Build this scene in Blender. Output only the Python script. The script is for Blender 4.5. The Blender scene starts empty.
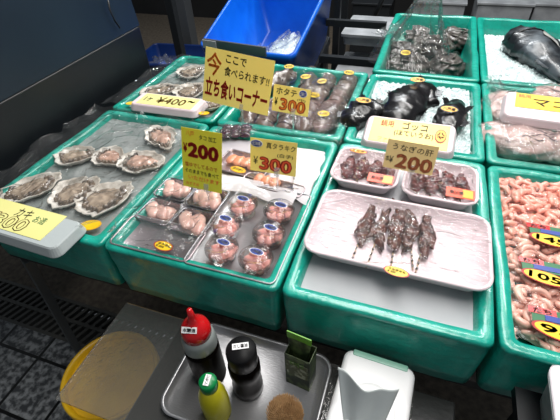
import bpy, bmesh, math, random
from mathutils import Vector, Matrix, noise
PI=math.pi
C=bpy.context.scene.collection
S=.62            # camera height above the box rims
UP=.80           # rims above the floor; everything is laid out from the rim plane and lifted at the end
T=-.20           # top of the low work table
# ---------------------------------------------------------------- camera
F=396.
CX=Vector((.9446917,.32524434,-.04211534)); CY=Vector((-.18709637,.63994022,.74529958)); CZ=Vector((.26935577,-.6961987,.66539825))
def ray(px,py): return CX*(px-280)+CY*(210-py)-CZ*F
def at(px,py,z=0.):
    d=ray(px,py); return Vector((0,0,S))+d*((z-S)/d.z)
def onplane(px,py,y0,z0,k):       # plane y = y0 + k (z - z0)
    d=ray(px,py); t=(y0+k*(S-z0))/(d.y-k*d.z); return Vector((0,0,S))+d*t
cam=bpy.data.cameras.new('camera'); cam.sensor_width=36; cam.lens=F*36/560; cam.clip_start=.02
co=bpy.data.objects.new('camera',cam); C.objects.link(co)
mw=Matrix.Identity(4)
for i in range(3): mw[i][0]=CX[i]; mw[i][1]=CY[i]; mw[i][2]=CZ[i]
mw[2][3]=S+UP
co.matrix_world=mw; bpy.context.scene.camera=co
# ---------------------------------------------------------------- materials
def srgb(r,g,b):
    f=lambda c:(c/255/12.92) if c<=10 else ((c/255+.055)/1.055)**2.4
    return (f(r),f(g),f(b),1)
def mat(name,col,rough=.5,metal=0.,col2=None,nscale=20.,bump=0.,bscale=60.,coat=0.,sss=0.,spec=None,detail=4.,stretch=None,lo=.35,hi=.65,trans=0.,bdetail=3.):
    m=bpy.data.materials.new(name); m.use_nodes=True; n=m.node_tree.nodes; l=m.node_tree.links
    p=n['Principled BSDF']; p.inputs['Base Color'].default_value=col; p.inputs['Roughness'].default_value=rough; p.inputs['Metallic'].default_value=metal
    p.inputs['Coat Weight'].default_value=coat; p.inputs['Coat Roughness'].default_value=.12
    if spec is not None: p.inputs['Specular IOR Level'].default_value=spec
    if trans: p.inputs['Transmission Weight'].default_value=trans
    if sss: p.inputs['Subsurface Weight'].default_value=sss; p.inputs['Subsurface Radius'].default_value=(.01,.004,.003)
    tc=n.new('ShaderNodeTexCoord'); src=tc.outputs['Object']
    if stretch:
        mp=n.new('ShaderNodeMapping'); mp.inputs['Scale'].default_value=stretch; l.new(src,mp.inputs[0]); src=mp.outputs[0]
    if col2:
        t=n.new('ShaderNodeTexNoise'); t.inputs['Scale'].default_value=nscale; t.inputs['Detail'].default_value=detail; l.new(src,t.inputs[0])
        r=n.new('ShaderNodeValToRGB'); r.color_ramp.elements[0].color=col; r.color_ramp.elements[1].color=col2
        r.color_ramp.elements[0].position=lo; r.color_ramp.elements[1].position=hi
        l.new(t.outputs[0],r.inputs[0]); l.new(r.outputs[0],p.inputs['Base Color'])
    if bump:
        t=n.new('ShaderNodeTexNoise'); t.inputs['Scale'].default_value=bscale; t.inputs['Detail'].default_value=bdetail; l.new(src,t.inputs[0])
        b=n.new('ShaderNodeBump'); b.inputs['Strength'].default_value=bump; b.inputs['Distance'].default_value=.004; l.new(t.outputs[0],b.inputs['Height']); l.new(b.outputs[0],p.inputs['Normal'])
    return m
def film_mat(name,haze=.05,gloss=1.,bs=18.,bump=.8,tint=(.9,.95,.95,1),ior=1.35,rough=.07,stretch=(1,1,1),crease=0.,cr2=.3):
    m=bpy.data.materials.new(name); m.use_nodes=True; n=m.node_tree.nodes; l=m.node_tree.links; n.clear()
    o=n.new('ShaderNodeOutputMaterial'); tr=n.new('ShaderNodeBsdfTransparent'); df=n.new('ShaderNodeBsdfDiffuse'); df.inputs[0].default_value=tint
    gl=n.new('ShaderNodeBsdfGlossy'); gl.inputs['Roughness'].default_value=rough
    tc=n.new('ShaderNodeTexCoord'); mp=n.new('ShaderNodeMapping'); mp.inputs['Scale'].default_value=stretch; l.new(tc.outputs['Object'],mp.inputs[0])
    t=n.new('ShaderNodeTexNoise'); t.inputs['Scale'].default_value=bs; t.inputs['Detail'].default_value=2.5; t.inputs['Distortion'].default_value=1.5; l.new(mp.outputs[0],t.inputs[0])
    b=n.new('ShaderNodeBump'); b.inputs['Strength'].default_value=bump; b.inputs['Distance'].default_value=.01; 
    hsrc=t.outputs[0]
    if crease:
        wn=n.new('ShaderNodeTexNoise'); wn.inputs['Scale'].default_value=6; l.new(mp.outputs[0],wn.inputs[0])
        mx=n.new('ShaderNodeMixRGB'); mx.blend_type='LINEAR_LIGHT'; mx.inputs[0].default_value=.12; l.new(mp.outputs[0],mx.inputs[1]); l.new(wn.outputs['Color'],mx.inputs[2])
        vo=n.new('ShaderNodeTexVoronoi'); vo.feature='DISTANCE_TO_EDGE'; vo.inputs['Scale'].default_value=crease; l.new(mx.outputs[0],vo.inputs['Vector'])
        mr=n.new('ShaderNodeMapRange'); mr.inputs[1].default_value=0; mr.inputs[2].default_value=.07; mr.inputs[3].default_value=cr2; mr.inputs[4].default_value=0; l.new(vo.outputs['Distance'],mr.inputs[0])
        ad=n.new('ShaderNodeMath'); l.new(t.outputs[0],ad.inputs[0]); l.new(mr.outputs[0],ad.inputs[1]); hsrc=ad.outputs[0]
    l.new(hsrc,b.inputs['Height']); l.new(b.outputs[0],gl.inputs['Normal'])
    fr=n.new('ShaderNodeFresnel'); fr.inputs[0].default_value=ior; l.new(b.outputs[0],fr.inputs['Normal'])
    g=n.new('ShaderNodeMath'); g.operation='MULTIPLY'; g.inputs[1].default_value=gloss; l.new(fr.outputs[0],g.inputs[0])
    g2=n.new('ShaderNodeMath'); g2.operation='MINIMUM'; g2.inputs[1].default_value=.6; l.new(g.outputs[0],g2.inputs[0])
    m1=n.new('ShaderNodeMixShader'); m1.inputs[0].default_value=haze; l.new(tr.outputs[0],m1.inputs[1]); l.new(df.outputs[0],m1.inputs[2])
    m2=n.new('ShaderNodeMixShader'); l.new(g2.outputs[0],m2.inputs[0]); l.new(m1.outputs[0],m2.inputs[1]); l.new(gl.outputs[0],m2.inputs[2]); l.new(m2.outputs[0],o.inputs[0])
    return m
M={}
M['teal']=mat('teal_wrap',srgb(6,146,128),.3,col2=srgb(16,164,144),nscale=30,bump=.6,bscale=75,coat=.6,bdetail=7)
M['foam']=mat('white_foam',srgb(225,218,222),.45,bump=.12,bscale=200)
M['foampink']=mat('pinkish_foam',srgb(226,208,212),.42,bump=.1,bscale=200)
M['lid']=mat('clouded_plastic',srgb(176,184,184),.3,bump=.1,bscale=80)
M['paper']=mat('white_paper',srgb(194,195,197),.7,col2=srgb(180,183,187),nscale=9,bump=.3,bscale=14)
M['bpaper']=mat('pale_sheet',srgb(214,206,210),.5,col2=srgb(200,196,203),nscale=6,bump=.3,bscale=14)
M['steel']=mat('brushed_steel',srgb(150,150,155),.24,metal=1,bump=.12,bscale=120,stretch=(1,6,1))
M['steelsheen']=mat('rough_steel_painted_sheen',srgb(176,176,178),.36,metal=.75,bump=.15,bscale=90,stretch=(1,4,1))  # rough steel; bright reflections put into a lighter, less metallic colour
M['steelpink']=mat('pale_steel',srgb(190,176,180),.32,metal=.75,bump=.08,bscale=60)
M['black']=mat('black_panel',srgb(15,18,22),.38,col2=srgb(20,24,28),nscale=3)
M['blacksheen']=mat('black_lid_painted_sheen',srgb(22,34,46),.34,col2=srgb(30,44,56),nscale=2)  # black lid; its bluish reflections are painted into the colour
M['darkmetal']=mat('dark_steel',srgb(38,42,46),.45,metal=.4,bump=.1,bscale=60)
M['legmetal']=mat('worn_leg_steel',srgb(92,94,94),.5,metal=.2)
M['greymetal']=mat('grey_steel',srgb(95,100,105),.4,metal=.6)
M['worktop']=mat('dark_worktop',srgb(30,32,32),.3,col2=srgb(46,48,46),nscale=8,bump=.1,bscale=90)
M['tabletop']=mat('table_board',srgb(40,38,36),.7)
M['yellow']=mat('yellow_plastic',srgb(222,178,26),.38,col2=srgb(206,160,22),nscale=12,bump=.05)
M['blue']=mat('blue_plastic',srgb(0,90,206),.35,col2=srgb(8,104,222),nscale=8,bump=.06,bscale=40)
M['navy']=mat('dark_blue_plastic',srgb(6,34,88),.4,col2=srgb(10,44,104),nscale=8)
M['bluebag']=mat('blue_bag',srgb(20,70,170),.25,bump=.8,bscale=20)
M['signyel']=mat('yellow_card',srgb(255,226,116),.35,col2=srgb(255,232,128),nscale=5)
M['signgreen']=mat('yellow_green_card',srgb(236,222,60),.35,col2=srgb(220,220,56),nscale=5)
M['signlime']=mat('lime_card',srgb(186,204,30),.35)
M['signpale']=mat('pale_yellow_card',srgb(232,226,150),.4,col2=srgb(222,222,140),nscale=6)
M['signtan']=mat('tan_card',srgb(236,208,140),.4,col2=srgb(240,214,150),nscale=6)
M['stick']=mat('yellow_sticker',srgb(238,200,30),.35)
M['stickor']=mat('orange_sticker',srgb(238,176,40),.35)
M['ored']=mat('orange_red_label',srgb(226,84,48),.4)
M['red']=mat('dark_red_ink',srgb(172,30,22),.4)
M['ink']=mat('black_ink',srgb(24,22,20),.45)
M['orange']=mat('orange_ink',srgb(228,120,40),.4)
M['brown']=mat('brown_ink',srgb(140,78,36),.4)
M['peach']=mat('peach_ink',srgb(222,134,88),.4)
M['green']=mat('green_ink',srgb(40,110,70),.4)
M['bluei']=mat('blue_sticker',srgb(32,60,150),.35)
M['white']=mat('white_ink',srgb(238,238,238),.5)
M['redp']=mat('red_plastic',srgb(190,16,22),.25,coat=.3)
M['greenp']=mat('green_plastic',srgb(0,120,62),.3)
M['soy']=mat('soy_bottle',srgb(9,6,5),.3,coat=0,spec=.03)
M['capblack']=mat('black_cap',srgb(20,20,21),.4,spec=.12)
M['clearw']=mat('clouded_shoulder',srgb(128,134,132),.25)
M['lemon']=mat('lemon_plastic',srgb(190,182,20),.3,col2=srgb(202,194,40),nscale=30)
M['tissuebox']=mat('white_case',srgb(228,228,228),.35)
M['casegreen']=mat('case_edge',srgb(120,170,150),.35)
M['tissue']=mat('tissue_paper',srgb(215,222,220),.8,bump=.25,bscale=25)
M['pick']=mat('pick_wood',srgb(190,156,112),.7,col2=srgb(156,122,82),nscale=90)
M['carton']=mat('dark_green_carton',srgb(38,52,32),.45,col2=srgb(92,110,66),nscale=45,lo=.45,hi=.62)
M['print']=mat('carton_print',srgb(84,92,58),.45,col2=srgb(168,176,150),nscale=70,lo=.5,hi=.6)
M['tubegreen']=mat('green_tube',srgb(104,168,40),.35)
M['shell']=mat('oyster_shell',srgb(232,228,220),.4,col2=srgb(180,172,160),nscale=26,bump=.8,bscale=60,detail=6,coat=.2)
M['meat']=mat('oyster_meat',srgb(184,166,146),.22,col2=srgb(120,104,88),nscale=34,bump=.5,bscale=45,coat=.6,detail=4)
M['meatp']=mat('oyster_meat_pale',srgb(216,180,162),.22,col2=srgb(150,116,98),nscale=34,bump=.5,bscale=45,coat=.6,detail=4)
M['frill']=mat('oyster_frill',srgb(66,56,50),.3,col2=srgb(128,112,96),nscale=50,bump=.4,bscale=70,coat=.5)
M['scallop']=mat('pale_pink_flesh',srgb(238,200,186),.3,col2=srgb(222,170,158),nscale=24,bump=.3,bscale=40,coat=.5,sss=.1)
M['scalloppink']=mat('pink_cup_flesh',srgb(240,180,170),.35,col2=srgb(224,146,138),nscale=24,bump=.3,bscale=40,coat=.3,sss=.1)
M['milt']=mat('pink_milt',srgb(242,176,156),.4,col2=srgb(230,150,132),nscale=22,bump=.3,bscale=90,coat=.5,sss=.1)
M['miltpale']=mat('pale_milt',srgb(236,188,170),.4,col2=srgb(220,164,148),nscale=22,bump=.3,bscale=90,coat=.5,sss=.1)
M['sac']=mat('pale_sac',srgb(222,194,188),.26,col2=srgb(188,150,142),nscale=20,bump=.25,bscale=24,coat=.5,detail=6,sss=.1)
M['roe']=mat('orange_roe',srgb(236,150,112),.3,col2=srgb(232,178,150),nscale=24,bump=.3,coat=.5)
M['liver']=mat('brown_liver',srgb(100,52,38),.4,col2=srgb(40,20,15),nscale=60,bump=.7,bscale=90,coat=.15)
M['liverred']=mat('dark_red_liver',srgb(120,38,28),.35,col2=srgb(52,16,14),nscale=60,bump=.6,bscale=90,coat=.25)
M['siphon']=mat('grey_brown_skin',srgb(72,66,62),.3,col2=srgb(104,90,82),nscale=14,bump=.5,bscale=45,coat=.4,detail=6)
M['siphonpink']=mat('pinkish_brown_skin',srgb(116,92,86),.3,col2=srgb(82,70,66),nscale=12,bump=.5,bscale=45,coat=.4,detail=6)
M['ray']=mat('grey_fish_skin',srgb(92,86,80),.32,col2=srgb(58,54,52),nscale=26,bump=.8,bscale=40,coat=.4,detail=6)
M['blackfish']=mat('black_fish_skin',srgb(8,8,9),.28,col2=srgb(24,23,25),nscale=16,bump=.5,bscale=40,coat=.3,spec=.3)
M['bigfish']=mat('dark_silver_fish_skin',srgb(24,28,32),.34,col2=srgb(84,92,98),nscale=14,bump=.3,bscale=70,coat=.2,lo=.45,hi=.7)
M['bellyw']=mat('white_belly_skin',srgb(196,196,190),.3,col2=srgb(130,134,134),nscale=20,coat=.4)
M['purple']=mat('purple_octopus',srgb(96,50,70),.25,col2=srgb(40,26,44),nscale=60,coat=.6,bump=.5)
M['wood']=mat('bamboo',srgb(190,160,120),.6)
M['ice']=mat('crushed_ice',srgb(222,232,232),.3,col2=srgb(186,204,204),nscale=50,bump=.7,bscale=90,coat=.2,detail=6)
M['icegrey']=mat('ice_under_sheet',srgb(128,136,134),.3,col2=srgb(152,156,154),nscale=18,bump=.5,bscale=40,coat=.3)
M['gtop']=mat('grey_carton',srgb(156,160,164),.6,col2=srgb(126,130,134),nscale=10)
M['film']=film_mat('clear_film',haze=.015,gloss=1.6,ior=1.28,rough=.06,crease=11)
M['films']=film_mat('clear_film_soft',haze=.01,gloss=1.3,ior=1.25,rough=.05,crease=7,cr2=.15)
M['filmh']=film_mat('clear_film_hazy',haze=.05,gloss=1.4,bs=26,rough=.06,crease=16)
M['wrap']=film_mat('tray_wrap',haze=.012,gloss=1.5,bs=14,bump=1.,stretch=(1,2.2,1),ior=1.28,rough=.06,crease=8,cr2=.2)
M['cup']=film_mat('clear_cup',haze=.0,gloss=.9,bs=8,bump=.1,ior=1.45,rough=.05)
M['clip']=film_mat('clear_clip',haze=.25,gloss=2.,bs=5,bump=.1,ior=1.5)
M['sheet']=film_mat('clouded_sheet',haze=.62,gloss=1.2,bs=20,bump=.3,tint=(.9,.86,.88,1))
M['acrylic']=film_mat('scratched_acrylic',haze=.28,gloss=1.1,bs=70,bump=.22,ior=1.45,tint=(.16,.16,.15,1),rough=.12)
M['bowl']=film_mat('clouded_bowl',haze=.75,gloss=1.5,bs=5,bump=.05,tint=(.8,.84,.83,1))
# floor materials
def tiles():
    m=mat('floor_tiles',srgb(46,48,50),.35,bump=.3,bscale=40); n=m.node_tree.nodes; l=m.node_tree.links; p=n['Principled BSDF']
    tc=n.new('ShaderNodeTexCoord'); br=n.new('ShaderNodeTexBrick'); l.new(tc.outputs['Object'],br.inputs[0])
    br.offset=0; br.inputs['Scale'].default_value=1; br.inputs['Brick Width'].default_value=.2; br.inputs['Row Height'].default_value=.2; br.inputs['Mortar Size'].default_value=.006
    ns=n.new('ShaderNodeTexNoise'); ns.inputs['Scale'].default_value=45; ns.inputs['Detail'].default_value=5; l.new(tc.outputs['Object'],ns.inputs[0])
    r=n.new('ShaderNodeValToRGB'); r.color_ramp.elements[0].color=srgb(66,69,72); r.color_ramp.elements[1].color=srgb(150,154,156); r.color_ramp.elements[0].position=.42; r.color_ramp.elements[1].position=.62; l.new(ns.outputs[0],r.inputs[0])
    l.new(r.outputs[0],br.inputs['Color1']); l.new(r.outputs[0],br.inputs['Color2']); br.inputs['Mortar'].default_value=srgb(14,14,14)
    l.new(br.outputs[0],p.inputs['Base Color']); return m
M['tiles']=tiles()
M['concrete']=mat('concrete',srgb(84,76,66),.8,col2=srgb(116,106,92),nscale=40,bump=.5,bscale=60,detail=8)
M['grate']=mat('iron_grate',srgb(84,84,80),.5,metal=.3,bump=.2,bscale=80)
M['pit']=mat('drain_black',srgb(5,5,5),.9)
M['wall']=mat('dark_wall',srgb(30,31,33),.7,col2=srgb(20,21,22),nscale=3)
# ---------------------------------------------------------------- mesh helpers
def link(name,verts,faces,m,parent=None,smooth=True,loc=None,rot=None,mats=None,fm=None):
    me=bpy.data.meshes.new(name); me.from_pydata([tuple(v) for v in verts],[],faces); me.update()
    for k in ([m] if mats is None else mats): me.materials.append(M[k] if isinstance(k,str) else k)
    if smooth: me.polygons.foreach_set('use_smooth',[True]*len(me.polygons))
    if fm: me.polygons.foreach_set('material_index',fm)
    o=bpy.data.objects.new(name,me); C.objects.link(o)
    if parent: o.parent=parent
    if loc is not None: o.location=loc
    if rot is not None: o.rotation_euler=rot
    return o
def thing(name,label,cat,loc=(0,0,0),rot=(0,0,0),group=None):
    o=bpy.data.objects.new(name,None); C.objects.link(o); o.empty_display_size=.05; o.location=loc; o.rotation_euler=rot; tag(o,label,cat,group); return o
def tag(o,label,cat=None,group=None,kind=None):
    o['label']=label
    if cat: o['category']=cat
    if group: o['group']=group
    if kind: o['kind']=kind
    return o
def struct(o): o['kind']='structure'; return o
class MB:
    def __init__(s): s.v=[]; s.f=[]
    def add(s,v,f):
        n=len(s.v); s.v+= [Vector(a) for a in v]; s.f+=[[i+n for i in q] for q in f]; return s
    def box(s,c,d,R=None):
        x,y,z=d[0]/2,d[1]/2,d[2]/2
        v=[Vector((a*x,b*y,e*z)) for a in(-1,1) for b in(-1,1) for e in(-1,1)]
        if R: v=[R@k for k in v]
        return s.add([k+Vector(c) for k in v],[(0,1,3,2),(4,6,7,5),(0,4,5,1),(2,3,7,6),(0,2,6,4),(1,5,7,3)])
    def tube(s,path,rad,n=10,flat=1.,cap=True,wob=0,seed=0):
        P=[Vector(p) for p in path]; N=len(P); v=[]; f=[]
        up=Vector((0,0,1))
        for i,p in enumerate(P):
            d=(P[min(i+1,N-1)]-P[max(i-1,0)]).normalized(); a=d.cross(up)
            if a.length<.05: a=d.cross(Vector((0,1,0)))
            a.normalize(); b=a.cross(d).normalized(); r=rad[i] if hasattr(rad,'__len__') else rad
            for j in range(n):
                t=2*PI*j/n; q=p+a*math.cos(t)*r+b*math.sin(t)*r*flat
                if wob: q+= (q-p)*wob*noise.noise(q*38+Vector((seed*3.1,seed,0)))
                v.append(q)
        for i in range(N-1):
            for j in range(n): f.append((i*n+j,i*n+(j+1)%n,(i+1)*n+(j+1)%n,(i+1)*n+j))
        if cap: f.append(list(range(n))[::-1]); f.append([(N-1)*n+j for j in range(n)])
        return s.add(v,f)
    def lathe(s,prof,n=32,c=(0,0,0)):
        v=[];f=[];c=Vector(c)
        for r,z in prof:
            for j in range(n): t=2*PI*j/n; v.append(c+Vector((r*math.cos(t),r*math.sin(t),z)))
        for i in range(len(prof)-1):
            for j in range(n): f.append((i*n+j,i*n+(j+1)%n,(i+1)*n+(j+1)%n,(i+1)*n+j))
        if prof[0][0]>1e-4: f.append(list(range(n))[::-1])
        if prof[-1][0]>1e-4: f.append([(len(prof)-1)*n+j for j in range(n)])
        return s.add(v,f)
    def blob(s,c,r,seed=0,amp=.15,fq=2.,n=2,R=None):
        bm=bmesh.new(); bmesh.ops.create_icosphere(bm,subdivisions=n,radius=1)
        v=[]
        for q in bm.verts:
            k=q.co*(1+amp*noise.noise(q.co*fq+Vector((seed*7.3,seed*1.7,seed*.9)))+amp*.5*noise.noise(q.co*fq*2.5+Vector((seed,0,seed*2.))))
            k=Vector((k.x*r[0],k.y*r[1],k.z*r[2]))
            if R: k=R@k
            v.append(k+Vector(c))
        f=[[x.index for x in q.verts] for q in bm.faces]; bm.free(); return s.add(v,f)
    def build(s,name,m,parent=None,smooth=True,loc=None,rot=None,bevel=0):
        o=link(name,s.v,s.f,m,parent,smooth,loc,rot)
        if bevel:
            b=o.modifiers.new('bevel','BEVEL'); b.width=bevel; b.segments=2; b.limit_method='ANGLE'
            w=o.modifiers.new('wn','WEIGHTED_NORMAL')
        return o
def ring(w,d,r,nc=5,ns=0):
    r=min(r,w/2-1e-4,d/2-1e-4); pts=[]
    cs=[(w/2-r,d/2-r,0),(-w/2+r,d/2-r,PI/2),(-w/2+r,-d/2+r,PI),(w/2-r,-d/2+r,1.5*PI)]
    for k,(x,y,a) in enumerate(cs):
        for i in range(nc+1): t=a+PI/2*i/nc; pts.append((x+r*math.cos(t),y+r*math.sin(t)))
        if ns:
            x2,y2,a2=cs[(k+1)%4]; p=pts[-1]; q=(x2+r*math.cos(a2),y2+r*math.sin(a2))
            for i in range(1,ns): u=i/ns; pts.append((p[0]+(q[0]-p[0])*u,p[1]+(q[1]-p[1])*u))
    return pts
def loft(rings,nc=5,ns=0,capa=True,capb=True):
    v=[];f=[];n=None
    for w,d,z,r in rings:
        p=ring(w,d,r,nc,ns); n=len(p); v+=[Vector((a,b,z)) for a,b in p]
    for i in range(len(rings)-1):
        for j in range(n): f.append((i*n+j,i*n+(j+1)%n,(i+1)*n+(j+1)%n,(i+1)*n+j))
    if capa: f.append(list(range(n))[::-1])
    if capb: f.append([(len(rings)-1)*n+j for j in range(n)])
    return v,f
def tray_rings(w,d,h,r=.02,th=.003,lip=.006,fl=.012):
    # open tray: base at z=0, rim at z=h
    return [(w-2*fl-2*lip,d-2*fl-2*lip,0,r*.7),(w-2*lip,d-2*lip,h-th*1.2,r),(w,d,h-th,r+lip),(w,d,h,r+lip),(w-2*lip,d-2*lip,h+.0006,r),(w-2*lip-.002,d-2*lip-.002,h-.002,r),(w-2*fl-2*lip-2*th,d-2*fl-2*lip-2*th,th,r*.6)]
# ---------------------------------------------------------------- writing
def letters(body,h,w=None,bold=0.,z=.0006):
    c=bpy.data.curves.new('lettering','FONT'); c.body=body; c.size=1; c.resolution_u=2; c.extrude=.0002
    o=bpy.data.objects.new('lettering',c); C.objects.link(o); bpy.context.view_layer.update()
    me=bpy.data.meshes.new_from_object(o); bpy.data.objects.remove(o)
    if bold:
        b0=[tuple(v.co) for v in me.vertices]; f0=[tuple(p.vertices) for p in me.polygons]; V=[];Fc=[]
        for k in range(9):
            a=2*PI*k/8; dx,dy=(0,0) if k==8 else (math.cos(a)*bold,math.sin(a)*bold); n0=len(V)
            V+=[(x+dx,y+dy,z_) for x,y,z_ in b0]; Fc+=[tuple(i+n0 for i in f) for f in f0]
        me=bpy.data.meshes.new('lettering'); me.from_pydata(V,[],Fc); me.update()
    xs=[v.co.x for v in me.vertices]; ys=[v.co.y for v in me.vertices]
    x0,x1,y0,y1=min(xs),max(xs),min(ys),max(ys); sy=h/(y1-y0); sx=(w/(x1-x0)) if w else sy
    for v in me.vertices: v.co=Vector(((v.co.x-(x0+x1)/2)*sx,(v.co.y-(y0+y1)/2)*sy,z+(.0002 if v.co.z>0 else 0)))
    return me
def write(parent,body,x,y,h,w,m,bold=0.,z=.0006,rot=0.,name='lettering'):
    me=letters(body,h,w,bold,z); me.materials.append(M[m]); o=bpy.data.objects.new(name,me); C.objects.link(o); o.parent=parent; o.location=(x,y,0); o.rotation_euler=(0,0,rot); return o
def oval(parent,loc,a,b,m='stick',edge='red',text='¥300',rot=(0,0,0),ink='ink',name='sticker'):
    mb=MB(); N=28
    if edge:
        mb.add([(a*math.cos(2*PI*i/N),b*math.sin(2*PI*i/N),0) for i in range(N)]+[(a*math.cos(2*PI*i/N),b*math.sin(2*PI*i/N),-.0006) for i in range(N)],[list(range(N))]+[(i,N+i,N+(i+1)%N,(i+1)%N) for i in range(N)])
    k=.88 if edge else 1
    n0=len(mb.f)
    mb.add([(a*k*math.cos(2*PI*i/N),b*k*math.sin(2*PI*i/N),.0003) for i in range(N)],[list(range(N))])
    fm=[0]*n0+[1]
    o=link(name,mb.v,mb.f,None,parent,False,loc,rot,mats=[edge or m,m],fm=fm)
    if text: write(o,text,0,0,b*1.0,a*1.35,ink,.02,z=.0008)
    return o
# ---------------------------------------------------------------- setting
def plane(name,x0,x1,y0,y1,z,m,th=.05):
    mb=MB().box(((x0+x1)/2,(y0+y1)/2,z-th/2),(x1-x0,y1-y0,th)); return struct(mb.build(name,m,smooth=False))
FZ=-.8
plane('floor',-4,2.5,-1.2,.49,FZ,'tiles')
plane('floor_concrete',-4,2.5,.665,4.6,FZ,'concrete')
plane('floor_drain',-4,2.5,.49,.665,FZ-.08,'pit')
wb=MB().box((-.75,4.6,.1),(6.5,.1,2.6)); struct(wb.build('wall_back','wall',smooth=False))
g=thing('drain_grate','long dark iron drain grate with two rows of slots in the floor','grate',(-1.1,.5775,FZ))
fb=MB(); 
for y in (-.08,0,.08): fb.box((0,y,-.012),(2.0,.014,.024))
fb.build('grate_frame','grate',g,False)
bars=MB(); x=-1.
R=Matrix.Rotation(-.35,3,'Z')
while x<1.:
    bars.box((x,.04,-.012),(.014,.085,.018),R); bars.box((x,-.04,-.012),(.014,.085,.018),R); x+=.034
bars.build('grate_bars','grate',g,False)
# ---------------------------------------------------------------- boxes
def foam_box(cx,cy,w,d,h,label,seed,inner=.10,drop=0,wall=.026):
    t=thing('foam_box',label,'box',(cx,cy,-h),group='green wrapped fish boxes')
    r=.017; b=[]
    for k in range(6): u=k/5; b.append((w-.008*(1-u)-.002,d-.012*(1-u)-.004,u*(h-.012),r))
    b+=[(w,d,h-.008,r),(w-.004,d-.004,h-.002,r),(w-.014,d-.014,h,r*.8),(w-2*wall+.006,d-2*wall+.006,h-.0005,r*.7),(w-2*wall,d-2*wall,h-.006,r*.6)]
    for k in range(1,4): b.append((w-2*wall-.008*k,d-2*wall-.008*k,h-.006-(inner-.006)*k/3,r*.6))
    v,f=loft(b,5,12)
    for i,q in enumerate(v):
        s=Vector((q.x*9+seed*5,q.y*9,q.z*16)); a=noise.noise(s)*.0035+noise.noise(s*3.3)*.0016
        v[i]=q+Vector((a*(1 if q.x>0 else -1),a*(1 if q.y>0 else -1),a*.8 if q.z>.02 else 0))
    link('wrapped_box',v,f,'teal',t); return t
ROW=[(.425,.975),(.985,1.48),(1.495,2.25)]
COL=[(-.985,-.594),(-.588,-.181),(-.176,.207),(.211,.66)]
def fb_(c,r,label,seed,inner=.06,h=.155):
    x0,x1=COL[c]; y0,y1=ROW[r]; return foam_box((x0+x1)/2,(y0+y1)/2,x1-x0,y1-y0,h,label,seed,inner)
fb_(0,0,'front left green plastic wrapped box full of open oysters',1,.035)
fb_(1,0,'green plastic wrapped box holding steel trays and clear cups',2,.03)
fb_(2,0,'front green plastic wrapped box under the big white skewer tray',3,.04)
fb_(3,0,'front right green plastic wrapped box of pink milt packs',4,.05)
fb_(0,1,'back left green plastic wrapped box of pale oysters by the black cabinet',5,.04)
fb_(1,1,'green plastic wrapped box of long grey brown seafood',6,.06)
fb_(2,1,'green plastic wrapped box of ice with black fish',7,.07)
fb_(3,1,'green plastic wrapped box of bagged pale pink sacs',8,.07)
fb_(2,2,'farthest middle green box holding wrinkled grey fish',9,.13)
fb_(3,2,'farthest right green box of ice under one large dark fish',10,.13)
# tables
t=thing('display_table','long folding table with dark legs under the green boxes','table',(-.15,.965,FZ))
MB().box((0,0,.629),(1.68,1.04,.028)).build('tabletop','tabletop',t,False,bevel=.003)
def leg(par,p,q,w=.03,m='darkmetal'):
    p=Vector(p);q=Vector(q);d=(q-p).normalized(); R=Vector((0,0,1)).rotation_difference(d).to_matrix()
    MB().box((p+q)/2,(w,w*.7,(q-p).length),R).build('leg',m,par,False,bevel=.002)
o=Vector(t.location)
leg(t,at(26,258,-.19)-o,at(76,347,FZ+.002)-o,.036,'legmetal'); leg(t,Vector((.78,-.45,.615)),Vector((.8,-.48,0))); leg(t,Vector((-.8,.48,.615)),Vector((-.8,.48,0))); leg(t,Vector((.8,.48,.615)),Vector((.8,.48,0)))
t=thing('rear_table','dark rear table under the two farthest green boxes','table',(.25,1.875,FZ))
MB().box((0,0,.629),(.86,.75,.028)).build('tabletop','tabletop',t,False,bevel=.003)
for sx in(-1,1):
    for sy in(-1,1): leg(t,(sx*.4,sy*.34,.615),(sx*.4,sy*.34,0))
w=thing('work_table','low dark work table in front of the green boxes','table',(-.12,.18,FZ))
MB().box((0,0,T-.006-.02-FZ),(.62,.48,.04)).build('tabletop','worktop',w,False,bevel=.004)
for sx in(-1,1):
    for sy in (-1,1): leg(w,(sx*.28,sy*.21,T-.046-FZ),(sx*.28,sy*.21,0),.03)
a_=thing('acrylic_board','clear scratched acrylic board jutting over the yellow bucket','board',(-.24,.295,T-.006))
MB().box((0,0,.003),(.70,.25,.006)).build('sheet','acrylic',a_,False,bevel=.001)
b_=MB().lathe([(.09,-.36),(.108,-.36),(.138,-.02),(.146,-.016),(.152,-.006),(.151,.0),(.145,.003),(.136,-.006),(.130,-.05),(.102,-.345),(0,-.345)],48)
k=at(110,373,-.42)
bk=thing('bucket','round yellow plastic bucket standing on the floor tiles','bucket',(k.x,k.y,-.42)); bk.scale=(.86,.86,1)
b_.build('bowl','yellow',bk)
MB().lathe([(.146,-.03),(.152,-.028),(.152,-.02),(.142,-.018)],48).build('rim_band','yellow',bk)
MB().lathe([(.0,-.38),(.1,-.38),(.1,-.361),(0,-.361)],32).build('foot','yellow',bk)
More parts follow.
